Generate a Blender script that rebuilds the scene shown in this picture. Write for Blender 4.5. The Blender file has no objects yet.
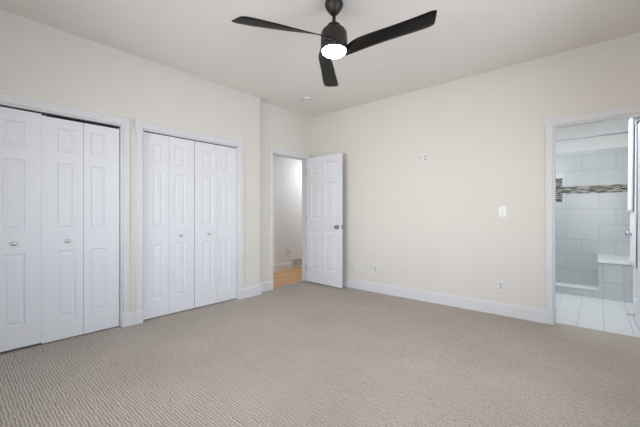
import bpy, bmesh, math, random
from mathutils import Vector, Matrix
S = bpy.context.scene
C = S.collection
R = math.radians

# ------------------------------------------------------------------ camera
FPX = 322.5
CAM_H = 1.125
TH = R(40.8)
cam_d = bpy.data.cameras.new('camera')
cam = bpy.data.objects.new('camera', cam_d); C.objects.link(cam)
cam_d.sensor_fit = 'HORIZONTAL'; cam_d.sensor_width = 36
cam_d.lens = 36 * FPX / 640
cam_d.shift_y = 0.2 / 640
cam_d.clip_start = 0.05
cam.location = (0, 0, CAM_H)
cam.rotation_euler = (R(90), 0, TH)
S.camera = cam

# ------------------------------------------------------------------ world, window light, exposure
S.view_settings.view_transform = 'Standard'
S.view_settings.look = 'None'
S.view_settings.gamma = 1
S.view_settings.use_curve_mapping = False
S.view_settings.exposure = 0.0
w = bpy.data.worlds.new('sky'); S.world = w; w.use_nodes = True
wn = w.node_tree.nodes; wl = w.node_tree.links
bg = wn['Background']
sky = wn.new('ShaderNodeTexSky'); sky.sky_type = 'NISHITA'; sky.sun_disc = False
sky.sun_elevation = R(40); sky.sun_rotation = R(200)
wl.new(sky.outputs[0], bg.inputs[0]); bg.inputs[1].default_value = 0.25

def area(name, loc, rot, sx, sy, power, col):
    l = bpy.data.lights.new(name, 'AREA'); l.shape = 'RECTANGLE'
    l.size = sx; l.size_y = sy; l.energy = power; l.color = col
    o = bpy.data.objects.new(name, l); C.objects.link(o)
    o.location = loc; o.rotation_euler = rot
    return o
# daylight coming in through the two windows behind the camera
l1 = area('window_daylight_east', (0.94, 2.2, 1.46), (0, R(90), 0), 1.2, 1.3, 25, (0.80, 0.87, 1.0))
l1.data.spread = R(120)
area('window_daylight_south', (-0.3, -0.84, 1.46), (R(90), 0, 0), 1.7, 1.2, 30, (0.955, 0.965, 1.0))
l3 = area('window_daylight_south', (-2.15, -0.84, 1.46), (R(90), 0, 0), 1.3, 1.2, 17, (0.95, 0.97, 1.0))
l3.data.spread = R(90)
# unseen fill lights added to brighten the bathroom and hall, no windows there
area('bathroom_side_fill', (-0.86, 4.35, 1.8), (R(95), 0, R(-12)), 0.5, 0.9, 14, (0.92, 0.96, 1.0))
area('bathroom_overhead_fill', (-0.35, 5.0, 2.50), (0, 0, 0), 0.9, 0.9, 18, (0.90, 0.95, 1.0))
area('hallway_fill', (-4.25, 5.3, 2.2), (R(-25), 0, 0), 0.5, 0.7, 13, (0.95, 0.97, 1.0))

# ------------------------------------------------------------------ material helpers
def srgb(r, g, b):
    def f(c):
        c /= 255
        return c/12.92 if c <= 0.04045 else ((c+0.055)/1.055)**2.4
    return (f(r), f(g), f(b), 1)

def mat(name, col, rough=0.5, metal=0.0, bump=None, spec=0.5, var=0.0, var_scale=3):
    m = bpy.data.materials.new(name); m.use_nodes = True
    n = m.node_tree.nodes; l = m.node_tree.links
    b = n['Principled BSDF']
    b.inputs['Base Color'].default_value = col
    b.inputs['Roughness'].default_value = rough
    b.inputs['Metallic'].default_value = metal
    b.inputs['Specular IOR Level'].default_value = spec
    tc = n.new('ShaderNodeTexCoord')
    if var:
        nz = n.new('ShaderNodeTexNoise'); nz.inputs['Scale'].default_value = var_scale
        nz.inputs['Detail'].default_value = 3
        l.new(tc.outputs['Object'], nz.inputs['Vector'])
        r = n.new('ShaderNodeValToRGB')
        r.color_ramp.elements[0].position = 0.3; r.color_ramp.elements[1].position = 0.7
        r.color_ramp.elements[0].color = tuple(c*(1-var) for c in col[:3]) + (1,)
        r.color_ramp.elements[1].color = tuple(min(1, c*(1+var)) for c in col[:3]) + (1,)
        l.new(nz.outputs['Fac'], r.inputs[0]); l.new(r.outputs[0], b.inputs['Base Color'])
    if bump:
        nz = n.new('ShaderNodeTexNoise'); nz.inputs['Scale'].default_value = bump[0]
        nz.inputs['Detail'].default_value = 4
        l.new(tc.outputs['Object'], nz.inputs['Vector'])
        bp = n.new('ShaderNodeBump'); bp.inputs['Strength'].default_value = bump[1]
        bp.inputs['Distance'].default_value = 0.002
        l.new(nz.outputs['Fac'], bp.inputs['Height']); l.new(bp.outputs[0], b.inputs['Normal'])
    return m

M = {}
M['wall'] = mat('wall_paint', srgb(225, 221, 214), 0.75, bump=(90, 0.12), spec=0.25)
M['ceiling'] = mat('ceiling_paint', srgb(237, 233, 227), 0.85, bump=(60, 0.2), spec=0.15)
M['trim'] = mat('white_trim_paint', srgb(223, 224, 226), 0.4, spec=0.4)
M['door'] = mat('white_door_paint', srgb(232, 234, 239), 0.45, bump=(25, 0.1), spec=0.4)
M['hallwall'] = mat('hall_paint', srgb(226, 226, 225), 0.7, spec=0.25)
M['bathwall'] = mat('bath_paint', srgb(230, 230, 229), 0.7, spec=0.25)
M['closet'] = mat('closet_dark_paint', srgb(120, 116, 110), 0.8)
M['plastic'] = mat('white_plastic', srgb(229, 229, 230), 0.3)
M['slot'] = mat('dark_slot', srgb(70, 68, 66), 0.5)
M['steel'] = mat('brushed_nickel', srgb(150, 147, 142), 0.3, 1.0, bump=(200, 0.1))
M['chrome'] = mat('chrome', srgb(190, 193, 197), 0.12, 1.0)
M['track'] = mat('dark_track', srgb(20, 20, 20), 0.6)
M['fan'] = mat('matte_black_metal', srgb(38, 34, 32), 0.42, 0.1, bump=(150, 0.1), spec=0.5)
M['blade'] = mat('blackened_wood', srgb(21, 19, 18), 0.42, 0.0, bump=(40, 0.1), spec=0.22)
M['cloth'] = mat('white_terry', srgb(238, 240, 244), 0.9, bump=(120, 0.6), spec=0.1)
M['marble'] = mat('white_solid_surface', srgb(226, 229, 231), 0.3, var=0.03, var_scale=6)
M['grille'] = mat('vent_back', srgb(70, 70, 70), 0.7)
M['rod'] = mat('grey_rod', srgb(120, 120, 124), 0.5)

def light_mat():
    m = bpy.data.materials.new('lit_diffuser'); m.use_nodes = True
    b = m.node_tree.nodes['Principled BSDF']
    b.inputs['Base Color'].default_value = (1, 1, 1, 1)
    b.inputs['Emission Color'].default_value = (1.0, 0.90, 0.78, 1)
    b.inputs['Emission Strength'].default_value = 32
    return m
M['lit'] = light_mat()

def glass_mat():
    m = bpy.data.materials.new('window_glass'); m.use_nodes = True
    n = m.node_tree.nodes; l = m.node_tree.links; n.remove(n['Principled BSDF'])
    t = n.new('ShaderNodeBsdfTransparent'); g = n.new('ShaderNodeBsdfGlossy'); g.inputs['Roughness'].default_value = 0.02
    mx = n.new('ShaderNodeMixShader'); mx.inputs[0].default_value = 0.06
    l.new(t.outputs[0], mx.inputs[1]); l.new(g.outputs[0], mx.inputs[2]); l.new(mx.outputs[0], n['Material Output'].inputs[0])
    return m
M['glass'] = glass_mat()

def carpet_mat():
    m = bpy.data.materials.new('ribbed_carpet'); m.use_nodes = True
    n = m.node_tree.nodes; l = m.node_tree.links; b = n['Principled BSDF']
    b.inputs['Roughness'].default_value = 0.95; b.inputs['Specular IOR Level'].default_value = 0.05
    tc = n.new('ShaderNodeTexCoord')
    # wavy ribs running along X
    mp = n.new('ShaderNodeMapping'); mp.inputs['Scale'].default_value = (0.45, 1, 1)
    l.new(tc.outputs['Object'], mp.inputs[0])
    wv = n.new('ShaderNodeTexWave'); wv.wave_type = 'BANDS'; wv.bands_direction = 'Y'; wv.wave_profile = 'SIN'
    wv.inputs['Scale'].default_value = 19.5; wv.inputs['Distortion'].default_value = 5.0
    wv.inputs['Detail'].default_value = 2; wv.inputs['Detail Scale'].default_value = 1.6
    l.new(mp.outputs[0], wv.inputs['Vector'])
    mp2 = n.new('ShaderNodeMapping'); mp2.inputs['Scale'].default_value = (30, 110, 1)
    l.new(tc.outputs['Object'], mp2.inputs[0])
    nb = n.new('ShaderNodeTexNoise'); nb.inputs['Scale'].default_value = 1.5; nb.inputs['Detail'].default_value = 2
    l.new(mp2.outputs[0], nb.inputs['Vector'])
    rib = n.new('ShaderNodeMix'); rib.data_type = 'FLOAT'; rib.inputs[0].default_value = 0.52
    l.new(wv.outputs['Fac'], rib.inputs[2]); l.new(nb.outputs['Fac'], rib.inputs[3])
    r1 = n.new('ShaderNodeValToRGB'); r1.color_ramp.elements[0].position = 0.22; r1.color_ramp.elements[1].position = 0.56
    r1.color_ramp.elements[0].color = srgb(156, 147, 137); r1.color_ramp.elements[1].color = srgb(207, 198, 187)
    l.new(rib.outputs[0], r1.inputs[0])
    # tufts
    tf = n.new('ShaderNodeTexNoise'); tf.inputs['Scale'].default_value = 160; tf.inputs['Detail'].default_value = 2
    l.new(tc.outputs['Object'], tf.inputs['Vector'])
    r2 = n.new('ShaderNodeValToRGB'); r2.color_ramp.elements[0].position = 0.3; r2.color_ramp.elements[1].position = 0.7
    r2.color_ramp.elements[0].color = (0.62, 0.62, 0.62, 1); r2.color_ramp.elements[1].color = (1.3, 1.3, 1.3, 1)
    l.new(tf.outputs['Fac'], r2.inputs[0])
    mx = n.new('ShaderNodeMix'); mx.data_type = 'RGBA'; mx.blend_type = 'MULTIPLY'; mx.inputs[0].default_value = 1
    l.new(r1.outputs[0], mx.inputs[6]); l.new(r2.outputs[0], mx.inputs[7])
    # broad wear
    wr = n.new('ShaderNodeTexNoise'); wr.inputs['Scale'].default_value = 1.6; wr.inputs['Detail'].default_value = 3
    l.new(tc.outputs['Object'], wr.inputs['Vector'])
    r3 = n.new('ShaderNodeValToRGB'); r3.color_ramp.elements[0].position = 0.3; r3.color_ramp.elements[1].position = 0.7
    r3.color_ramp.elements[0].color = (0.915, 0.91, 0.905, 1); r3.color_ramp.elements[1].color = (1.04, 1.04, 1.045, 1)
    l.new(wr.outputs['Fac'], r3.inputs[0])
    mx2 = n.new('ShaderNodeMix'); mx2.data_type = 'RGBA'; mx2.blend_type = 'MULTIPLY'; mx2.inputs[0].default_value = 1
    l.new(mx.outputs[2], mx2.inputs[6]); l.new(r3.outputs[0], mx2.inputs[7])
    l.new(mx2.outputs[2], b.inputs['Base Color'])
    ad = n.new('ShaderNodeMath'); ad.operation = 'ADD'
    l.new(rib.outputs[0], ad.inputs[0]); l.new(tf.outputs['Fac'], ad.inputs[1])
    bp = n.new('ShaderNodeBump'); bp.inputs['Strength'].default_value = 0.7; bp.inputs['Distance'].default_value = 0.006
    l.new(ad.outputs[0], bp.inputs['Height']); l.new(bp.outputs[0], b.inputs['Normal'])
    return m
M['carpet'] = carpet_mat()

def tile_mat(name, c1, c2, grout, bw, rh, mortar, axes, off, rough=0.25, random_ramp=None, offset=0.5):
    """brick pattern on a plane; axes picks which object axes are (u, v); off shifts them"""
    m = bpy.data.materials.new(name); m.use_nodes = True
    n = m.node_tree.nodes; l = m.node_tree.links; b = n['Principled BSDF']
    b.inputs['Roughness'].default_value = rough
    tc = n.new('ShaderNodeTexCoord'); sp = n.new('ShaderNodeSeparateXYZ'); cb = n.new('ShaderNodeCombineXYZ')
    l.new(tc.outputs['Object'], sp.inputs[0])
    for i in (0, 1):
        a = n.new('ShaderNodeMath'); a.operation = 'ADD'; a.inputs[1].default_value = off[i]
        l.new(sp.outputs[axes[i]], a.inputs[0]); l.new(a.outputs[0], cb.inputs[i])
    br = n.new('ShaderNodeTexBrick'); br.offset = offset; br.squash = 1
    br.inputs['Scale'].default_value = 1
    br.inputs['Brick Width'].default_value = bw; br.inputs['Row Height'].default_value = rh
    br.inputs['Mortar Size'].default_value = mortar; br.inputs['Mortar Smooth'].default_value = 0.1
    br.inputs['Color1'].default_value = c1; br.inputs['Color2'].default_value = c2; br.inputs['Mortar'].default_value = grout
    l.new(cb.outputs[0], br.inputs['Vector'])
    if random_ramp:
        br.inputs['Color1'].default_value = (0, 0, 0, 1); br.inputs['Color2'].default_value = (1, 1, 1, 1)
        rp = n.new('ShaderNodeValToRGB'); rp.color_ramp.interpolation = 'CONSTANT'
        for i, (p, c) in enumerate(random_ramp):
            e = rp.color_ramp.elements[i] if i < 2 else rp.color_ramp.elements.new(p)
            e.position = p; e.color = c
        l.new(br.outputs['Color'], rp.inputs[0]); l.new(rp.outputs[0], b.inputs['Base Color'])
    else:
        l.new(br.outputs['Color'], b.inputs['Base Color'])
    bp = n.new('ShaderNodeBump'); bp.inputs['Strength'].default_value = 0.3; bp.inputs['Distance'].default_value = 0.002; bp.invert = True
    l.new(br.outputs['Fac'], bp.inputs['Height']); l.new(bp.outputs[0], b.inputs['Normal'])
    return m
T1, T2, TG = srgb(193, 198, 200), srgb(197, 202, 203), srgb(172, 176, 179)
M['tile_low'] = tile_mat('shower_tile_lower', T1, T2, TG, 0.40, 0.2445, 0.0035, ('X', 'Z'), (10+0.198, 2.445-0.2275), 0.22)
M['tile_high'] = tile_mat('shower_tile_upper', T1, T2, TG, 0.40, 0.2445, 0.0035, ('X', 'Z'), (10+0.198, 2.445-1.566), 0.22)
M['tile_side'] = tile_mat('shower_tile_side', T1, T2, TG, 0.40, 0.2445, 0.0035, ('Y', 'Z'), (10, 2.445-0.2275), 0.22)
M['tile_bench'] = tile_mat('bench_tile', T1, T2, TG, 0.197, 0.245, 0.0035, ('X', 'Z'), (9.997, 2.45-0.225), 0.22, offset=0)
M['floor_tile'] = tile_mat('bath_floor_tile', srgb(226, 228, 229), srgb(222, 225, 227), srgb(182, 184, 186), 0.62, 0.206, 0.0028, ('Y', 'X'), (10-0.55, 4.12+0.162), 0.3)
mos = [(0.0, srgb(70, 68, 64)), (0.18, srgb(150, 148, 140)), (0.38, srgb(98, 95, 90)), (0.55, srgb(190, 188, 180)),
       (0.68, srgb(120, 112, 98)), (0.84, srgb(52, 52, 52)), (0.93, srgb(165, 166, 165))]
M['mosaic'] = tile_mat('strip_mosaic', T1, T2, srgb(120, 120, 116), 0.075, 0.0155, 0.0012, ('X', 'Z'), (10, 3), 0.5, random_ramp=mos, offset=0.37)

def wood_mat():
    m = bpy.data.materials.new('oak_floor'); m.use_nodes = True
    n = m.node_tree.nodes; l = m.node_tree.links; b = n['Principled BSDF']
    b.inputs['Roughness'].default_value = 0.35
    tc = n.new('ShaderNodeTexCoord'); mp = n.new('ShaderNodeMapping'); mp.inputs['Rotation'].default_value = (0, 0, R(90))
    mp.inputs['Location'].default_value = (10, 10, 0)
    l.new(tc.outputs['Object'], mp.inputs[0])
    br = n.new('ShaderNodeTexBrick'); br.offset = 0.4; br.inputs['Scale'].default_value = 1
    br.inputs['Brick Width'].default_value = 1.1; br.inputs['Row Height'].default_value = 0.083
    br.inputs['Mortar Size'].default_value = 0.0012
    br.inputs['Color1'].default_value = srgb(232, 186, 134); br.inputs['Color2'].default_value = srgb(214, 164, 112)
    br.inputs['Mortar'].default_value = srgb(120, 84, 54)
    l.new(mp.outputs[0], br.inputs['Vector'])
    m2 = n.new('ShaderNodeMapping'); m2.inputs['Scale'].default_value = (30, 3, 1); l.new(tc.outputs['Object'], m2.inputs[0])
    nz = n.new('ShaderNodeTexNoise'); nz.inputs['Scale'].default_value = 1.5; nz.inputs['Detail'].default_value = 4; l.new(m2.outputs[0], nz.inputs['Vector'])
    rp = n.new('ShaderNodeValToRGB'); rp.color_ramp.elements[0].color = (0.8, 0.78, 0.75, 1); rp.color_ramp.elements[1].color = (1.1, 1.1, 1.1, 1)
    l.new(nz.outputs['Fac'], rp.inputs[0])
    mx = n.new('ShaderNodeMix'); mx.data_type = 'RGBA'; mx.blend_type = 'MULTIPLY'; mx.inputs[0].default_value = 1
    l.new(br.outputs['Color'], mx.inputs[6]); l.new(rp.outputs[0], mx.inputs[7]); l.new(mx.outputs[2], b.inputs['Base Color'])
    return m
M['oak'] = wood_mat()

# ------------------------------------------------------------------ object helpers
def props(o, label=None, cat=None, group=None, kind=None):
    if label: o['label'] = label
    if cat: o['category'] = cat
    if group: o['group'] = group
    if kind: o['kind'] = kind
    return o
def empty(name, loc=(0, 0, 0), rz=0.0, parent=None):
    o = bpy.data.objects.new(name, None); C.objects.link(o)
    o.empty_display_size = 0.1
    o.location = loc; o.rotation_euler = (0, 0, rz); o.parent = parent
    return o
def obj(name, bm, m, parent=None, loc=None, smooth=False, rot=None):
    bmesh.ops.remove_doubles(bm, verts=bm.verts, dist=1e-6)
    bmesh.ops.recalc_face_normals(bm, faces=bm.faces)
    me = bpy.data.meshes.new(name); bm.to_mesh(me); bm.free()
    o = bpy.data.objects.new(name, me); C.objects.link(o)
    me.materials.append(m)
    if smooth:
        for p in me.polygons: p.use_smooth = True
    if parent: o.parent = parent
    if loc: o.location = loc
    if rot: o.rotation_euler = rot
    return o
def box(bm, x0, x1, y0, y1, z0, z1, bev=0.0):
    r = bmesh.ops.create_cube(bm, size=1)
    for v in r['verts']:
        v.co = Vector((x0 + (v.co.x+.5)*(x1-x0), y0 + (v.co.y+.5)*(y1-y0), z0 + (v.co.z+.5)*(z1-z0)))
    if bev:
        es = list({e for v in r['verts'] for e in v.link_edges})
        bmesh.ops.bevel(bm, geom=es, offset=bev, segments=2, affect='EDGES', profile=0.6)
def bbox_bm(*boxes, bev=0.0):
    bm = bmesh.new()
    for b in boxes: box(bm, *b, bev=bev)
    return bm
def prism(bm, pts, vec):
    vec = Vector(vec)
    a = [bm.verts.new(p) for p in pts]; b = [bm.verts.new(Vector(p)+vec) for p in pts]
    bm.faces.new(a); bm.faces.new(list(reversed(b)))
    n = len(pts)
    for i in range(n): bm.faces.new((a[i], b[i], b[(i+1) % n], a[(i+1) % n]))
def lathe(bm, prof, center, axis='Z', seg=32, frame=None):
    """prof: (radius, height) pairs; axis is a frame matrix or world Z"""
    c = Vector(center)
    if frame is None: ex, ey, ez = Vector((1, 0, 0)), Vector((0, 1, 0)), Vector((0, 0, 1))
    else: ex, ey, ez = frame
    rings = []
    for r, h in prof:
        if r < 1e-6: rings.append([bm.verts.new(c + ez*h)])
        else: rings.append([bm.verts.new(c + ez*h + (ex*math.cos(2*math.pi*i/seg) + ey*math.sin(2*math.pi*i/seg))*r) for i in range(seg)])
    for A, B in zip(rings, rings[1:]):
        for i in range(seg):
            j = (i+1) % seg
            if len(A) == 1 and len(B) == 1: continue
            if len(A) == 1: bm.faces.new((A[0], B[i], B[j]))
            elif len(B) == 1: bm.faces.new((A[i], A[j], B[0]))
            else: bm.faces.new((A[i], A[j], B[j], B[i]))
    if len(rings[0]) > 1: bm.faces.new(list(reversed(rings[0])))
    if len(rings[-1]) > 1: bm.faces.new(rings[-1])
def frame_for(n):
    n = Vector(n).normalized()
    ex = Vector((0, 0, 1)).cross(n)
    ex = Vector((1, 0, 0)) if ex.length < 1e-3 else ex.normalized()
    return ex, n.cross(ex), n

def bake(o, mtx):
    o.data.transform(mtx)
    return o

# wall frames: local (a along wall, n out of the wall into the room, z up) -> world
class Wall:
    def __init__(s, o, u, n): s.o, s.u, s.n = Vector(o), Vector(u), Vector(n)
    def P(s, a, n, z): return s.o + s.u*a + s.n*n + Vector((0, 0, z))
XL, XR2, YB = -3.575, -3.665, 4.027
WL = Wall((XL, 0, 0), (0, 1, 0), (1, 0, 0))
WR = Wall((XR2, 0, 0), (0, 1, 0), (1, 0, 0))
WB = Wall((0, YB, 0), (1, 0, 0), (0, -1, 0))
WH = Wall((-4.76, 0, 0), (0, 1, 0), (1, 0, 0))
XE, YS, H = 0.90, -0.80, 2.74     # east wall, south wall, ceiling

# ------------------------------------------------------------------ shell
def structure(name, bm, m, label, cat, parent=None, **k):
    o = obj(name, bm, m, parent, **k)
    return props(o, label, cat, kind='structure')

structure('floor', bbox_bm((XL-0.08, XE, YS, YB+0.088, -0.05, 0), (-3.745, XL-0.079, 3.168, 3.93, -0.05, 0), (XR2, XL-0.079, 2.86, YB, -0.05, 0)),
          M['carpet'], 'beige ribbed carpet covering the whole bedroom floor', 'floor')
structure('ceiling', bbox_bm((-4.9, XE+0.1, YS-0.1, YB+0.11, H, H+0.1)), M['ceiling'], 'smooth off-white bedroom ceiling', 'ceiling')
structure('floor', bbox_bm((-4.76, -3.745, 2.95, 5.8, -0.05, 0)), M['oak'], 'honey oak plank floor in the hallway', 'floor')
structure('floor', bbox_bm((-1.0, 1.1, YB+0.088, 6.62, -0.05, 0.0)), M['floor_tile'], 'white rectangular tile floor in the bathroom', 'floor')

C1, C2, HT = (-0.09, 1.142), (1.325, 2.512), 2.005    # closet openings and head height
structure('wall_left', bbox_bm((XL-0.12, XL, YS-0.1, C1[0], 0, H), (XL-0.12, XL, C1[1], C2[0], 0, H), (XL-0.12, XL, C2[1], 2.86, 0, H),
          (XL-0.12, XL, C1[0], C1[1], HT, H), (XL-0.12, XL, C2[0], C2[1], HT, H)), M['wall'],
          'cream wall holding the two closets', 'wall')
D0, D1, DT = 3.168, 3.930, 2.035
structure('wall_recess', bbox_bm((XR2-0.12, XR2, 2.86, D0, 0, H), (XR2-0.12, XR2, D1, YB+.01, 0, H), (XR2-0.12, XR2, D0, D1, DT, H)), M['wall'],
          'cream set-back wall around the hallway doorway', 'wall')
B0, B1, BT = -0.347, 0.325, 2.02
structure('wall_back', bbox_bm((-3.79, B0, YB, YB+0.11, 0, H), (B1, 1.1, YB, YB+0.11, 0, H), (B0, B1, YB, YB+0.11, BT, H)), M['wall'],
          'long cream wall with the bathroom doorway at its right', 'wall')
W1 = (1.5, 2.9, 0.82, 2.1)
structure('wall_right', bbox_bm((XE, XE+0.1, YS-0.1, W1[0], 0, H), (XE, XE+0.1, W1[1], YB+0.11, 0, H), (XE, XE+0.1, W1[0], W1[1], 0, W1[2]), (XE, XE+0.1, W1[0], W1[1], W1[3], H)),
          M['wall'], 'cream wall with a window beside the camera', 'wall')
W2 = (-1.2, 0.6, 0.82, 2.1); W3 = (-2.85, -1.45, 0.82, 2.1)
structure('wall_front', bbox_bm((-3.7, W3[0], YS-0.1, YS, 0, H), (W3[1], W2[0], YS-0.1, YS, 0, H), (W2[1], XE+0.1, YS-0.1, YS, 0, H),
          *[(W[0], W[1], YS-0.1, YS, a, b) for W in (W2, W3) for a, b in ((0, W[2]), (W[3], H))]),
          M['wall'], 'cream wall with two windows behind the camera', 'wall')
# closets behind the bifold doors
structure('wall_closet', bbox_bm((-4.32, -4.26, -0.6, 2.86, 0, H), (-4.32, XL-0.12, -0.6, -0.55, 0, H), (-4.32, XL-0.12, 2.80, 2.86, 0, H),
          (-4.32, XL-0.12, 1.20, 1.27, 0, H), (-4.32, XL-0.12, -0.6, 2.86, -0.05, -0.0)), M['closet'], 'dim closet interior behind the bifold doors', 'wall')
# hallway
structure('wall_hallway', bbox_bm((-4.86, -4.76, 2.9, 5.8, 0, 2.6)), M['hallwall'], 'white hallway wall seen through the open doorway', 'wall')
structure('wall_hallway_end', bbox_bm((-4.86, -3.79, 5.8, 5.9, 0, 2.6), (-4.86, -3.79, 2.86, 2.96, 0, 2.6), (-3.785, -3.70, YB+.112, 5.8, 0, 2.6)), M['hallwall'], 'white end walls of the hallway', 'wall')
structure('ceiling', bbox_bm((-4.86, -3.70, 2.9, 5.8, 2.6, 2.7)), M['ceiling'], 'low white ceiling of the hallway', 'ceiling')
# bathroom
BY = 6.60
structure('ceiling', bbox_bm((-1.1, 1.1, YB+0.11, BY+0.1, 2.6, 2.7)), M['ceiling'], 'white ceiling of the bathroom', 'ceiling')
structure('wall_bathroom_left', bbox_bm((-1.1, -1.0, YB+0.11, BY+0.1, 0, 2.6)), M['tile_side'], 'tiled left wall of the bathroom, hidden behind the door casing', 'wall')
structure('wall_bathroom_right', bbox_bm((1.0, 1.1, YB+0.11, BY+0.1, 0, 2.6)), M['bathwall'], 'white right wall of the bathroom behind its door', 'wall')
wb = structure('wall_shower', bbox_bm((-1.0, 1.0, BY+0.09, BY+0.19, 0, 2.6), (-1.0, 1.0, BY, BY+0.09, 2.12, 2.6)), M['bathwall'],
          'pale tiled shower wall with a strip of grey mosaic', 'wall')
NX0, NX1, NZ0, NZ1 = -0.80, -0.447, 1.317, 1.705
ZB0, ZB1 = 1.447, 1.566
o = obj('tile_field', bbox_bm((-1.0, 1.0, BY, BY+0.09, 0, NZ0), (NX1, 1.0, BY, BY+0.09, NZ0, ZB0), (-1.0, NX0, BY, BY+0.09, NZ0, NZ1)), M['tile_low'], wb)
o = obj('tile_field', bbox_bm((NX1, 1.0, BY, BY+0.09, ZB1, NZ1), (-1.0, 1.0, BY, BY+0.09, NZ1, 2.12)), M['tile_high'], wb)
o = obj('mosaic_band', bbox_bm((NX1+0.004, 1.0, BY-0.002, BY+0.09, ZB0, ZB1)), M['mosaic'], wb)
o = obj('mosaic_niche', bbox_bm((NX0, NX1, BY+0.02, BY+0.09, NZ0, NZ1)), M['mosaic'], wb)

# ------------------------------------------------------------------ baseboards
def baseboard_bm(bm, W, a0, a1, h=0.14, t=0.016):
    prof = [(0, 0), (t, 0), (t, h-0.028), (t-0.004, h-0.024), (t-0.004, h-0.014), (t-0.010, h-0.004), (0.003, h), (0, h)]
    prism(bm, [W.P(a0, n, z) for n, z in prof], W.u*(a1-a0))
bm = bmesh.new()
baseboard_bm(bm, WL, C1[1], 1.249, 0.136, 0.016); baseboard_bm(bm, WL, 1.249, C2[0], 0.142, 0.024)
structure('baseboard_closets', bm, M['trim'], 'short white plinth on the wall strip between the two closets', 'baseboard')
bm = bmesh.new()
baseboard_bm(bm, WL, C2[1], 2.86+0.016)
bx = Wall((0, 2.86, 0), (1, 0, 0), (0, 1, 0)); baseboard_bm(bm, bx, XR2, XL)
baseboard_bm(bm, WR, 2.86, D0)
structure('baseboard_left', bm, M['trim'], 'white baseboard turning the corner between right closet and hallway doorway', 'baseboard')
bm = bmesh.new(); baseboard_bm(bm, WR, D1+0.001, YB)
structure('baseboard_recess', bm, M['trim'], 'stub of white baseboard behind the open door', 'baseboard')
bm = bmesh.new(); baseboard_bm(bm, WB, XR2, B0)
structure('baseboard_back', bm, M['trim'], 'long white baseboard along the wall right of the open door', 'baseboard')
bm = bmesh.new(); baseboard_bm(bm, WB, B1, XE)
structure('baseboard_back', bm, M['trim'], 'short white baseboard right of the bathroom doorway', 'baseboard')
bm = bmesh.new(); baseboard_bm(bm, WL, YS, C1[0])
structure('baseboard_left', bm, M['trim'], 'white baseboard left of the left closet', 'baseboard')
bm = bmesh.new(); baseboard_bm(bm, WH, 2.96, 4.615)
structure('baseboard_hallway', bm, M['trim'], 'white hallway baseboard left of the floor vent', 'baseboard')
bm = bmesh.new(); baseboard_bm(bm, WH, 5.01, 5.8)
structure('baseboard_hallway', bm, M['trim'], 'white hallway baseboard right of the floor vent', 'baseboard')
bm = bmesh.new(); baseboard_bm(bm, Wall((XE, 0, 0), (0, 1, 0), (-1, 0, 0)), YS, YB)
structure('baseboard_right', bm, M['trim'], 'white baseboard under the window beside the camera', 'baseboard')
bm = bmesh.new(); baseboard_bm(bm, Wall((0, YS, 0), (1, 0, 0), (0, 1, 0)), XL, XE)
structure('baseboard_front', bm, M['trim'], 'white baseboard under the window behind the camera', 'baseboard')

# ------------------------------------------------------------------ casings with corner blocks
def casing(name, W, a0, a1, top, wl, wr, wt, label, depth=0.12, zbase=0.14, block=0.012, jamb_t=0.0, rose=(True, True)):
    bm = bmesh.new()
    def prof(w):
        t = 0.017
        q = [(0, 0), (0, 0.010), (0.004*1, t)]
        n = 2; f = (w-0.008)/n
        for i in range(n):
            s = 0.004 + i*f
            q += [(s+f*0.15, t), (s+f*0.35, t-0.0022), (s+f*0.65, t-0.0022), (s+f*0.85, t)]
        q += [(w-0.004, t), (w, 0.010), (w, 0)]
        return q
    prism(bm, [W.P(a0-wl+s, n, zbase) for s, n in prof(wl)], Vector((0, 0, top-zbase)))
    prism(bm, [W.P(a1+s, n, zbase) for s, n in prof(wr)], Vector((0, 0, top-zbase)))
    prism(bm, [W.P(a0, n, top+s) for s, n in prof(wt)], W.u*(a1-a0))
    # flat jamb liners inside the opening
    jt = 0.012
    def jb(aa, ab, za, zb):
        prism(bm, [W.P(aa, 0.0, za), W.P(ab, 0.0, za), W.P(ab, -depth, za), W.P(aa, -depth, za)], Vector((0, 0, zb-za)))
    jb(a0, a0+jt, 0, top); jb(a1-jt, a1, 0, top); jb(a0+jt, a1-jt, top-jt, top)
    o = structure(name, bm, M['trim'], label, 'trim')
    for side, (s0, s1, on) in enumerate(((a0-wl-block*.6, a0+block*.2, rose[0]), (a1-block*.2, a1+wr+block*.6, rose[1]))):
        if not on: continue
        b2 = bmesh.new()
        t = 0.022; zz0, zz1 = top-0.002, top+wt+block
        prism(b2, [W.P(s0, 0, zz0), W.P(s1, 0, zz0), W.P(s1, t, zz0), W.P(s0, t, zz0)], Vector((0, 0, zz1-zz0)))
        bmesh.ops.bevel(b2, geom=list(b2.edges), offset=0.003, segments=2, affect='EDGES')
        c = W.P((s0+s1)/2, t, (zz0+zz1)/2); rr = min(s1-s0, zz1-zz0)/2
        lathe(b2, [(rr*.82, -0.001), (rr*.78, 0.004), (rr*.66, 0.004), (rr*.6, 0.0005), (rr*.42, 0.0005), (rr*.3, 0.004), (0, 0.006)], c, frame=frame_for(W.n), seg=24)
        obj('corner_block', b2, M['trim'], o)
    return o
casing('trim_1', WL, C1[0], C1[1], HT, 0.06, 0.058, 0.072, 'white fluted casing framing the left closet with corner blocks', depth=0.12)
casing('trim_2', WL, C2[0], C2[1], HT, 0.066, 0.062, 0.072, 'white fluted casing framing the right closet with corner blocks', depth=0.12)
casing('trim_3', WR, D0, D1, DT, 0.056, 0.056, 0.062, 'white fluted casing around the hallway doorway', depth=0.12, block=0.010)
casing('trim_4', WB, B0, B1, BT, 0.066, 0.066, 0.072, 'white fluted casing around the bathroom doorway', depth=0.11, block=0.012)

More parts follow.
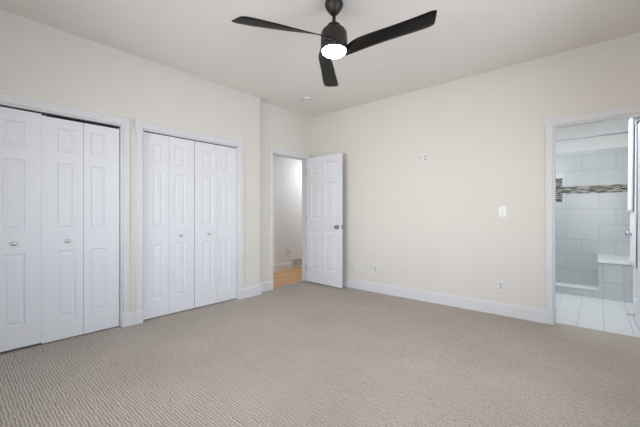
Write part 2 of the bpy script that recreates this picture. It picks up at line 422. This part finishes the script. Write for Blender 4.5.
# ------------------------------------------------------------------ windows behind the camera
def window(name, W, a0, a1, z0, z1, label):
    bm = bmesh.new()
    def bar(s0, s1, za, zb, n0=-0.07, n1=-0.02):
        prism(bm, [W.P(s0, n0, za), W.P(s1, n0, za), W.P(s1, n1, za), W.P(s0, n1, za)], Vector((0, 0, zb-za)))
    f = 0.05; mid = (a0+a1)/2
    bar(a0, a0+f, z0, z1); bar(a1-f, a1, z0, z1); bar(mid-f/2, mid+f/2, z0+f, z1-f); bar(a0+f, a1-f, z0, z0+f); bar(a0+f, a1-f, z1-f, z1)
    o = structure(name, bm, M['trim'], label, 'window')
    for s0, s1 in ((a0+f, mid-f/2), (mid+f/2, a1-f)):
        b = bmesh.new()
        prism(b, [W.P(s0, -0.048, z0+f), W.P(s1, -0.048, z0+f), W.P(s1, -0.042, z0+f), W.P(s0, -0.042, z0+f)], Vector((0, 0, z1-z0-2*f)))
        obj('pane', b, M['glass'], o)
    b = bmesh.new()
    prism(b, [W.P(a0-.05, -0.02, z0-0.025), W.P(a1+.05, -0.02, z0-0.025), W.P(a1+.05, 0.05, z0-0.025), W.P(a0-.05, 0.05, z0-0.025)], Vector((0, 0, 0.025)))
    obj('window_sill', b, M['trim'], o)
window('window_1', Wall((XE, 0, 0), (0, 1, 0), (-1, 0, 0)), *W1, 'white two-pane window beside the camera')
window('window_2', Wall((0, YS, 0), (1, 0, 0), (0, 1, 0)), *W2, 'white two-pane window straight behind the camera')
window('window_3', Wall((0, YS, 0), (1, 0, 0), (0, 1, 0)), *W3, 'white two-pane window behind the camera, nearer the closets')

# ------------------------------------------------------------------ panelled door slabs
def slab(w, h, t, panels, both=True):
    """slab in local coords x 0..w, y -t..0 (front face at y=0 looking +y), z 0..h; raised panels (x0,x1,z0,z1)"""
    bm = bmesh.new()
    xs = sorted({0, w, *[p[0] for p in panels], *[p[1] for p in panels]})
    zs = sorted({0, h, *[p[2] for p in panels], *[p[3] for p in panels]})
    def face(sgn, y):
        for i in range(len(xs)-1):
            for j in range(len(zs)-1):
                x0, x1, z0, z1 = xs[i], xs[i+1], zs[j], zs[j+1]
                hit = any(abs(p[0]-x0) < 1e-6 and abs(p[1]-x1) < 1e-6 and abs(p[2]-z0) < 1e-6 and abs(p[3]-z1) < 1e-6 for p in panels)
                if not hit:
                    bm.faces.new([bm.verts.new((x, y, z)) for x, z in ((x0, z0), (x1, z0), (x1, z1), (x0, z1))]); continue
                rings = []
                for ins, dep in ((0, 0), (0.004, 0.007), (0.011, 0.010), (0.016, 0.010), (0.036, 0.002), (0.038, 0.002)):
                    rings.append([bm.verts.new((x, y - sgn*dep, z)) for x, z in
                                  ((x0+ins, z0+ins), (x1-ins, z0+ins), (x1-ins, z1-ins), (x0+ins, z1-ins))])
                for A, B in zip(rings, rings[1:]):
                    for k in range(4): bm.faces.new((A[k], A[(k+1) % 4], B[(k+1) % 4], B[k]))
                bm.faces.new(rings[-1])
    face(1, 0); face(-1, -t)
    for a, b in (((0, 0), (w, 0)), ((w, 0), (w, h)), ((w, h), (0, h)), ((0, h), (0, 0))):
        bm.faces.new([bm.verts.new(v) for v in ((a[0], 0, a[1]), (b[0], 0, b[1]), (b[0], -t, b[1]), (a[0], -t, a[1]))])
    return bm

def leaf_panels(w, wide_left, z0):
    a, b = (0.106, 0.055) if wide_left else (0.055, 0.106)
    return [(a, w-b, 0.205-z0, 0.795-z0), (a, w-b, 0.985-z0, 1.572-z0), (a, w-b, 1.672-z0, 1.882-z0)]

# bifold pairs: local x of slab runs along +Y world when looking from the room: rotate so slab x -> +Y, y(front) -> +X
def bifold(name, y0, ym, y1, z0, z1, knob_leaf, label, dx=0.0, pad=0.0015):
    root = props(empty(name, (XL-0.035+dx, y0, z0)), label, 'closet door', kind='structure')
    for k, (a, b) in enumerate(((y0, ym), (ym, y1))):
        w = b-a-2*pad
        bm = slab(w, z1-z0, 0.03, leaf_panels(w, k == 0, z0))
        # slab x->+Y, y->+X : matrix columns (mirror is fine, normals are recalculated)
        bm.transform(Matrix(((0, 1, 0, 0), (1, 0, 0, 0), (0, 0, 1, 0), (0, 0, 0, 1))))
        lf = obj('bifold_leaf', bm, M['door'], root, loc=(0, a-y0+pad, 0))
        if k == knob_leaf:
            kb = bmesh.new()
            lathe(kb, [(0.010, 0), (0.010, 0.004), (0.006, 0.008), (0.006, 0.016), (0.013, 0.020), (0.0165, 0.027), (0.014, 0.033), (0.007, 0.036), (0, 0.0365)],
                  (0, 0, 0), frame=frame_for((1, 0, 0)), seg=20)
            cx = ((0.106+w-0.055)/2 if k == 0 else (0.055+w-0.106)/2)
            kn = obj('knob', kb, M['knob'], lf, loc=(0, cx, 0.880-z0), smooth=True)
            kn['label'] = 'small round pale metal knob'
    return root
M['knob'] = mat('satin_metal_knob', srgb(205, 206, 210), 0.22, 1.0)
bifold('door_1', -0.062, 0.236, 0.532, 0.022, 1.979, 1, 'white panelled bifold pair at the left half of the left closet', dx=0.004, pad=0.0)
bifold('door_2', 0.532, 0.830, 1.127, 0.010, 1.966, 0, 'white panelled bifold pair at the right half of the left closet, below a wide dark gap')
bifold('door_3', 1.339, 1.616, 1.913, 0.012, 1.984, 1, 'white panelled bifold pair at the left half of the right closet')
bifold('door_4', 1.916, 2.211, 2.498, 0.012, 1.984, 0, 'white panelled bifold pair at the right half of the right closet')
for (a, b), lab in ((C1, 'dark metal bifold track above the left closet doors'), (C2, 'dark metal bifold track above the right closet doors')):
    t = structure('trim_track', bbox_bm((XL-0.060, XL-0.040, a+0.01, b-0.01, 1.981, 1.991)), M['track'], lab, 'door track')
    if a == C1[0]:
        obj('pivot_bracket', bbox_bm((XL-0.062, XL-0.036, 0.548, 0.566, 1.969, 1.981), bev=0.002), M['steel'], t)

# six panel entry door, hinged on the right jamb of the hallway doorway, open into the bedroom
def six_panels(w, z0=0.0, st=0.115, mid=0.105):
    pw = (w-2*st-mid)/2
    cols = ((st, st+pw), (st+pw+mid, w-st))
    return [(a, b, c-z0, d-z0) for a, b in cols for c, d in ((0.245, 0.855), (1.045, 1.605), (1.735, 1.925))]
def knob_bm(n):
    b = bmesh.new()
    lathe(b, [(0.032, 0), (0.032, 0.004), (0.027, 0.009), (0.013, 0.012), (0.012, 0.028), (0.022, 0.034), (0.028, 0.044), (0.027, 0.056), (0.018, 0.064), (0, 0.066)],
          (0, 0, 0), frame=frame_for(n), seg=28)
    return b
dw = 0.745; z0 = 0.018
hx, hy = -3.640, 3.879
ang = math.atan2(3.833-3.879, -2.886+3.640)
# local: x from hinge to free edge, front face (toward camera) at y=0 -> world -Y ; so slab mirrored in y
d5 = props(empty('door_5', (hx, hy, z0), ang), 'white six-panel door standing open against the long wall', 'door', kind='structure')
bm = slab(dw, 2.015, 0.035, six_panels(dw, z0))
bm.transform(Matrix.Diagonal((1, -1, 1, 1)))
lf = obj('door_leaf', bm, M['door'], d5)
k = obj('knob', knob_bm((0, -1, 0)), M['steel'], d5, loc=(dw-0.065, 0, 0.925-z0), smooth=True); k['label'] = 'round satin nickel door knob'
k = obj('knob', knob_bm((0, 1, 0)), M['steel'], d5, loc=(dw-0.065, 0.035, 0.925-z0), smooth=True)
obj('latch_plate', bbox_bm((dw-0.001, dw+0.002, 0.006, 0.029, 0.90-z0, 0.955-z0)), M['steel'], d5)
for zz in (0.22, 1.02, 1.80):
    b = bmesh.new(); lathe(b, [(0.0065, -0.045), (0.0065, 0.045)], (-0.006, 0.002, zz), seg=12); box(b, -0.005, 0.0, 0.004, 0.03, zz-0.044, zz+0.044)
    obj('hinge', b, M['steel'], d5)
# strike plate on left jamb
obj('strike_plate', bbox_bm((XR2-0.045, XR2-0.018, D0+0.006, D0+0.008, 0.89, 0.96)), M['steel'], None)
bpy.data.objects['strike_plate'].parent = bpy.data.objects['trim_3']

# bathroom door, open into the bathroom
bw = 0.655; bx_, by_ = 0.316, 4.142
bang = math.atan2(4.80-4.142, 0.279-0.316)
d6 = props(empty('door_6', (bx_, by_, 0.014), bang), 'white bathroom door standing open at the right edge of the picture', 'door', kind='structure')
bm = slab(bw, 2.0, 0.035, six_panels(bw, 0.014, st=0.105, mid=0.095))
bm.transform(Matrix.Diagonal((1, 1, 1, 1)))   # front face y=0 faces +y local = world -X
lf = obj('door_leaf', bm, M['door'], d6)
for s, y in ((1, 0), (-1, -0.035)):
    k = obj('knob', knob_bm((0, s, 0)), M['chrome'], d6, loc=(bw-0.06, y, 0.90), smooth=True); k['label'] = 'round chrome door knob'
b = bmesh.new()
lathe(b, [(0.011, 0), (0.011, 0.004), (0.0045, 0.006)] + [(0.0055 if i % 2 else 0.0042, 0.006+0.0025*i) for i in range(1, 20)] + [(0.0045, 0.056)], (0, 0, 0), frame=frame_for((0, 1, 0)), seg=12)
k = obj('door_stop', b, M['steel'], d6, loc=(bw-0.10, 0, 0.05))
b = bmesh.new(); lathe(b, [(0.007, 0), (0.009, 0.003), (0.009, 0.012), (0.005, 0.015), (0, 0.0155)], (0, 0.055, 0), frame=frame_for((0, 1, 0)), seg=16)
obj('rubber_tip', b, M['plastic'], k, smooth=True)

# white towel over the bathroom door, gathered in soft folds
def towel():
    t = props(empty('towel', (0, 0, 0)), 'long white towel draped over the top of the bathroom door', 'towel')
    Mx = Matrix.Translation((bx_, by_, 0.014)) @ Matrix.Rotation(bang, 4, 'Z')
    def sheet(x0, x1, ztop, zbot, off, thick, seed, back):
        rnd = random.Random(seed); bm = bmesh.new()
        nx, nz = 28, 26
        path = []
        for j in range(nz+1): path.append((off, zbot + (ztop-zbot)*j/nz))
        path += [(off-0.003, ztop+0.010), (off-0.010, ztop+0.014), (-0.0175, ztop+0.016), (-0.025-off, ztop+0.014), (-0.032-off, ztop+0.010)]
        for j in range(10): path.append((-0.035-off, ztop - (ztop-back)*j/9))
        ph = [rnd.random()*6 for _ in range(3)]
        grid = []
        for j, (y, z) in enumerate(path):
            row = []
            for i in range(nx+1):
                s = i/nx
                f = min(1, max(0, (ztop-z)/1.0))
                wv = (math.sin(s*17+ph[0]+z*0.6)*0.5+math.sin(s*31+ph[1])*0.25)*0.012*(0.35+f)
                xx = x0+(x1-x0)*s + 0.012*math.sin(z*2.2+ph[2])*f + (0.014*f if i == nx else 0)
                sgn = 1 if y > -0.0175 else -1
                row.append(bm.verts.new(Mx @ Vector((xx, y+sgn*abs(wv), z))))
            grid.append(row)
        for A, B in zip(grid, grid[1:]):
            for i in range(nx): bm.faces.new((A[i], A[i+1], B[i+1], B[i]))
        return bm
    o = obj('long_fold', sheet(bw-0.30, bw-0.010, 2.022, 0.56, 0.008, 0.004, 2, 0.9), M['cloth'], t, smooth=True)
    m = o.modifiers.new('s', 'SOLIDIFY'); m.thickness = 0.005; m.offset = 0
    o = obj('short_fold', sheet(bw-0.26, bw-0.012, 2.102, 1.13, 0.026, 0.010, 5, 1.2), M['cloth'], t, smooth=True)
    m = o.modifiers.new('s', 'SOLIDIFY'); m.thickness = 0.012; m.offset = 0
towel()

# ------------------------------------------------------------------ shower: curb, bench, rod
c = props(empty('shower_curb', (-0.5, 5.65, 0)), 'low tiled shower curb with a white ledge left of the bench', 'shower curb')
obj('curb_base', bbox_bm((-0.50, 0.4975, 0.0, 0.12, 0, 0.105)), M['tile_bench'], c)
obj('ledge', bbox_bm((-0.50, 0.4975, -0.008, 0.125, 0.105, 0.125), bev=0.003), M['marble'], c)
b_ = props(empty('shower_bench', (0.0, 5.64, 0)), 'built-in tiled shower bench with a white slab seat', 'bench')
obj('bench_base', bbox_bm((0.0, 0.995, 0.01, 0.955, 0, 0.475)), M['tile_bench'], b_)
obj('seat_slab', bbox_bm((-0.008, 0.995, -0.004, 0.955, 0.475, 0.505), bev=0.004), M['marble'], b_)
bm = bmesh.new()
lathe(bm, [(0.009, -0.996), (0.009, 0.996)], (0, 5.65, 2.16), frame=frame_for((1, 0, 0)), seg=16)
r_ = props(empty('shower_rod', (0, 5.65, 2.16)), 'thin grey shower rod high above the curb', 'shower rod')
ro = obj('rod', bm, M['rod'], r_); ro.location = (0, -5.65, -2.16)
for s in (-1, 1):
    bm = bmesh.new(); lathe(bm, [(0.03, 0), (0.03, 0.006), (0.012, 0.02)], (s*0.998, 0, 0), frame=frame_for((-s, 0, 0)), seg=20)
    obj('end_flange', bm, M['steel'], r_)


# ------------------------------------------------------------------ wall plates
def rect_plate(W, a0, a1, z0, z1, name, label, cat, kind, group=None):
    """plate and its fittings; kind: toggle, rocker, duplex, coax, blank, combo"""
    ac, zc = (a0+a1)/2, (z0+z1)/2
    o = props(empty(name, W.P(ac, 0, zc)), label, cat, group)
    def rel(bm, a, b, n0, n1, za, zb, bev=0):
        prism(bm, [W.u*a + W.n*n0 + Vector((0, 0, za)), W.u*b + W.n*n0 + Vector((0, 0, za)), W.u*b + W.n*n1 + Vector((0, 0, za)), W.u*a + W.n*n1 + Vector((0, 0, za))], Vector((0, 0, zb-za)))
        if bev: bmesh.ops.bevel(bm, geom=list(bm.edges), offset=bev, segments=2, affect='EDGES')
    hw, hh = (a1-a0)/2, (z1-z0)/2
    bm = bmesh.new(); rel(bm, -hw, hw, 0, 0.007, -hh, hh, 0.002); obj('plate', bm, M['plastic'], o)
    def duplex(ca):
        for s in (-1, 1):
            bm = bmesh.new(); rel(bm, ca-0.0165, ca+0.0165, 0.006, 0.0095, s*0.0195-0.014, s*0.0195+0.014, 0.003)
            r = obj('receptacle', bm, M['recept'], o)
            bm = bmesh.new()
            for q in (-0.006, 0.006): rel(bm, ca+q-0.0016, ca+q+0.0016, 0.009, 0.0099, s*0.0195-0.004, s*0.0195+0.006)
            rel(bm, ca-0.0025, ca+0.0025, 0.009, 0.0099, s*0.0195-0.011, s*0.0195-0.006)
            obj('slots', bm, M['slot'], r)
    def screw(ca, z):
        bm = bmesh.new(); lathe(bm, [(0.003, 0.0065), (0.003, 0.0085), (0, 0.009)], W.u*ca+Vector((0, 0, z)), frame=frame_for(W.n), seg=10); obj('screw', bm, M['steel'], o)
    if kind == 'duplex': duplex(0); screw(0, 0)
    if kind == 'toggle':
        bm = bmesh.new(); rel(bm, -0.006, 0.006, 0.006, 0.0085, -0.013, 0.013); rel(bm, -0.0045, 0.0045, 0.008, 0.018, 0.0, 0.009)
        obj('toggle', bm, M['recept'], o); screw(0, 0.03); screw(0, -0.03)
    if kind == 'rocker':
        bm = bmesh.new(); rel(bm, -0.0165, 0.0165, 0.006, 0.010, -0.033, 0.033, 0.002); obj('rocker', bm, M['recept'], o)
    if kind == 'blank': screw(0, 0.03); screw(0, -0.03)
    if kind == 'combo':
        bm = bmesh.new(); rel(bm, -0.001, 0.001, 0.0065, 0.0085, -hh, hh); obj('seam', bm, M['recept'], o)
        duplex(hw*0.5)
        bm = bmesh.new(); lathe(bm, [(0.0075, 0.006), (0.0075, 0.009), (0.005, 0.009), (0.005, 0.016), (0, 0.016)], W.u*(-hw*0.5)+Vector((0, 0, 0)), frame=frame_for(W.n), seg=14)
        obj('coaxial_jack', bm, M['slot'], o)
        screw(-hw*.5, 0.035)
    return o
M['recept'] = mat('plastic_fittings', srgb(208, 208, 208), 0.35)
rect_plate(WB, -1.785, -1.652, 1.782, 1.910, 'wall_plate', 'white double wall plate with cable jack and outlet, high on the long wall', 'wall plate', 'combo')
rect_plate(WB, -0.838, -0.765, 1.090, 1.207, 'light_switch', 'white toggle light switch on the wall left of the bathroom doorway', 'light switch', 'toggle')
rect_plate(WB, -0.856, -0.786, 0.268, 0.380, 'electrical_outlet', 'white outlet low on the wall directly below the light switch', 'outlet', 'duplex')
rect_plate(WB, -2.777, -2.700, 0.276, 0.386, 'wall_plate', 'blank white wall plate low on the wall nearest the open door', 'wall plate', 'blank')
rect_plate(WB, -2.462, -2.385, 0.276, 0.388, 'electrical_outlet', 'white outlet low on the wall just right of the blank plate', 'outlet', 'duplex')
rect_plate(WR, 3.006, 3.078, 1.092, 1.214, 'light_switch', 'white toggle light switch left of the hallway doorway', 'light switch', 'toggle')
rect_plate(WH, 4.49, 4.562, 0.295, 0.415, 'electrical_outlet', 'white outlet on the hallway wall above the baseboard', 'outlet', 'duplex')

# hallway wall vent
v = props(empty('wall_vent', (-4.76, 4.81, 0.018)), 'white louvred return vent low on the hallway wall', 'vent')
bm = bmesh.new()
f = 0.022; y0, y1, hz = -0.185, 0.185, 0.19
for b in ((0, 0.02, y0, y1, 0, f), (0, 0.02, y0, y1, hz-f, hz), (0, 0.02, y0, y0+f, f, hz-f), (0, 0.02, y1-f, y1, f, hz-f), (0, 0.02, -0.008, 0.008, f, hz-f)): box(bm, *b)
obj('vent_frame', bm, M['plastic'], v)
obj('vent_duct', bbox_bm((0.001, 0.004, y0+f, y1-f, f, hz-f)), M['grille'], v)
bm = bmesh.new(); nn = 7
for i in range(nn):
    z = f + (hz-2*f)*(i+.5)/nn
    for a, b in ((y0+f, -0.008), (0.008, y1-f)):
        prism(bm, [(0.006, a, z+0.005), (0.016, a, z-0.004), (0.0155, a, z-0.0055), (0.0055, a, z+0.0035)], (0, b-a, 0))
obj('louvres', bm, M['plastic'], v)

# smoke detector
sd = props(empty('smoke_detector', (-3.10, 3.31, H)), 'small round white smoke detector on the ceiling near the corner', 'smoke detector')
bm = bmesh.new(); lathe(bm, [(0.062, 0), (0.062, -0.012), (0.057, -0.014), (0.057, -0.020)], (0, 0, 0), seg=36); obj('base', bm, M['plastic'], sd, smooth=False)
bm = bmesh.new(); lathe(bm, [(0.054, -0.018), (0.054, -0.031)], (0, 0, 0), seg=36); obj('sensor_slot', bm, M['slot'], sd)
bm = bmesh.new(); lathe(bm, [(0.060, -0.031), (0.058, -0.036), (0.046, -0.040), (0.02, -0.042), (0, -0.042)], (0, 0, 0), seg=36); obj('cover', bm, M['plastic'], sd, smooth=False)

# ------------------------------------------------------------------ ceiling fan
def fan():
    st, ct = math.sin(TH), math.cos(TH)
    d0, r0 = 2.449, 0.106
    fx, fy = -d0*st + r0*ct, d0*ct + r0*st
    t = props(empty('ceiling_fan', (fx, fy, H)), 'black three-blade ceiling fan with a lit round lamp', 'ceiling fan')
    def L(name, prof, m, smooth=True, parent=t, seg=40):
        bm = bmesh.new(); lathe(bm, prof, (0, 0, 0), seg=seg)
        o = obj(name, bm, m, parent, smooth=smooth)
        return o
    L('canopy', [(0.050, 0), (0.062, -0.006), (0.069, -0.018), (0.070, -0.034), (0.064, -0.052), (0.050, -0.074), (0.036, -0.092), (0.026, -0.102), (0.016, -0.106)], M['fan'])
    L('downrod', [(0.0135, -0.10), (0.0135, -0.195)], M['fan'], seg=24)
    L('motor_housing', [(0.02, -0.178), (0.044, -0.180), (0.051, -0.186), (0.053, -0.208), (0.066, -0.213), (0.085, -0.224), (0.096, -0.243), (0.100, -0.268),
                        (0.101, -0.330), (0.101, -0.372), (0.098, -0.378), (0.093, -0.378)], M['fan'])
    o = L('lamp_diffuser', [(0.091, -0.374), (0.091, -0.381), (0.087, -0.392), (0.072, -0.404), (0.045, -0.411), (0.02, -0.4135), (0, -0.414)], M['lit'])
    # blades: section table along s: (s, lateral centre (+ = clockwise), chord, pitch deg, z)
    tab = [(-0.02, -0.102, 0.016, 62, -0.372), (0.03, -0.100, 0.045, 52, -0.360), (0.09, -0.090, 0.078, 42, -0.345), (0.16, -0.076, 0.097, 33, -0.338),
           (0.25, -0.060, 0.106, 24, -0.340), (0.36, -0.043, 0.113, 17, -0.344), (0.48, -0.028, 0.122, 12, -0.348), (0.60, -0.012, 0.133, 9, -0.352),
           (0.69, 0.002, 0.140, 8, -0.354), (0.722, 0.008, 0.140, 8, -0.354), (0.742, 0.010, 0.112, 8, -0.354)]
    def interp(s):
        for A, B in zip(tab, tab[1:]):
            if s <= B[0]:
                k = (s-A[0])/(B[0]-A[0]); return [A[i]+(B[i]-A[i])*k for i in range(5)]
        return tab[-1]
    def blade_bm():
        bm = bmesh.new(); nc = 6
        ss = [-0.02+0.748*i/34 for i in range(35)] + [0.734, 0.739, 0.742]
        top, bot = [], []
        for s in ss:
            # smooth table by averaging neighbours
            q = [sum(v)/3 for v in zip(interp(max(-0.02, s-0.03)), interp(s), interp(min(0.742, s+0.03)))] if 0.01 < s < 0.69 else interp(s)
            _, cl, ch, pt, z = q
            a = R(pt); tr, br = [], []
            for i in range(nc+1):
                c = -0.5 + i/nc
                lat = cl + ch*c*math.cos(a); zz = z + ch*c*math.sin(a)
                th = 0.0038*(1-(2*c)**2)**0.5 + 0.0009
                sk = s + 0.036*c*min(1, max(0, (s-0.64)/0.08))
                tr.append(bm.verts.new((sk, -lat, zz+th))); br.append(bm.verts.new((sk, -lat, zz-th)))
            top.append(tr); bot.append(br)
        for G in (top, bot):
            for A, B in zip(G, G[1:]):
                for i in range(nc): bm.faces.new((A[i], A[i+1], B[i+1], B[i]))
        for T, B in ((top[0], bot[0]), (top[-1], bot[-1])):
            for i in range(nc): bm.faces.new((T[i], T[i+1], B[i+1], B[i]))
        for j in range(len(ss)-1):
            for i in (0, nc): bm.faces.new((top[j][i], top[j+1][i], bot[j+1][i], bot[j][i]))
        return bm
    b0 = obj('blade', blade_bm(), M['blade'], t, smooth=True)
    view = R(90)+TH            # world azimuth of the camera's view axis
    b0.rotation_euler = (0, 0, view)
    for k in (1, 2):
        b = b0.copy(); C.objects.link(b); b.parent = t; b.rotation_euler = (0, 0, view + k*R(120))
    return t
fan()
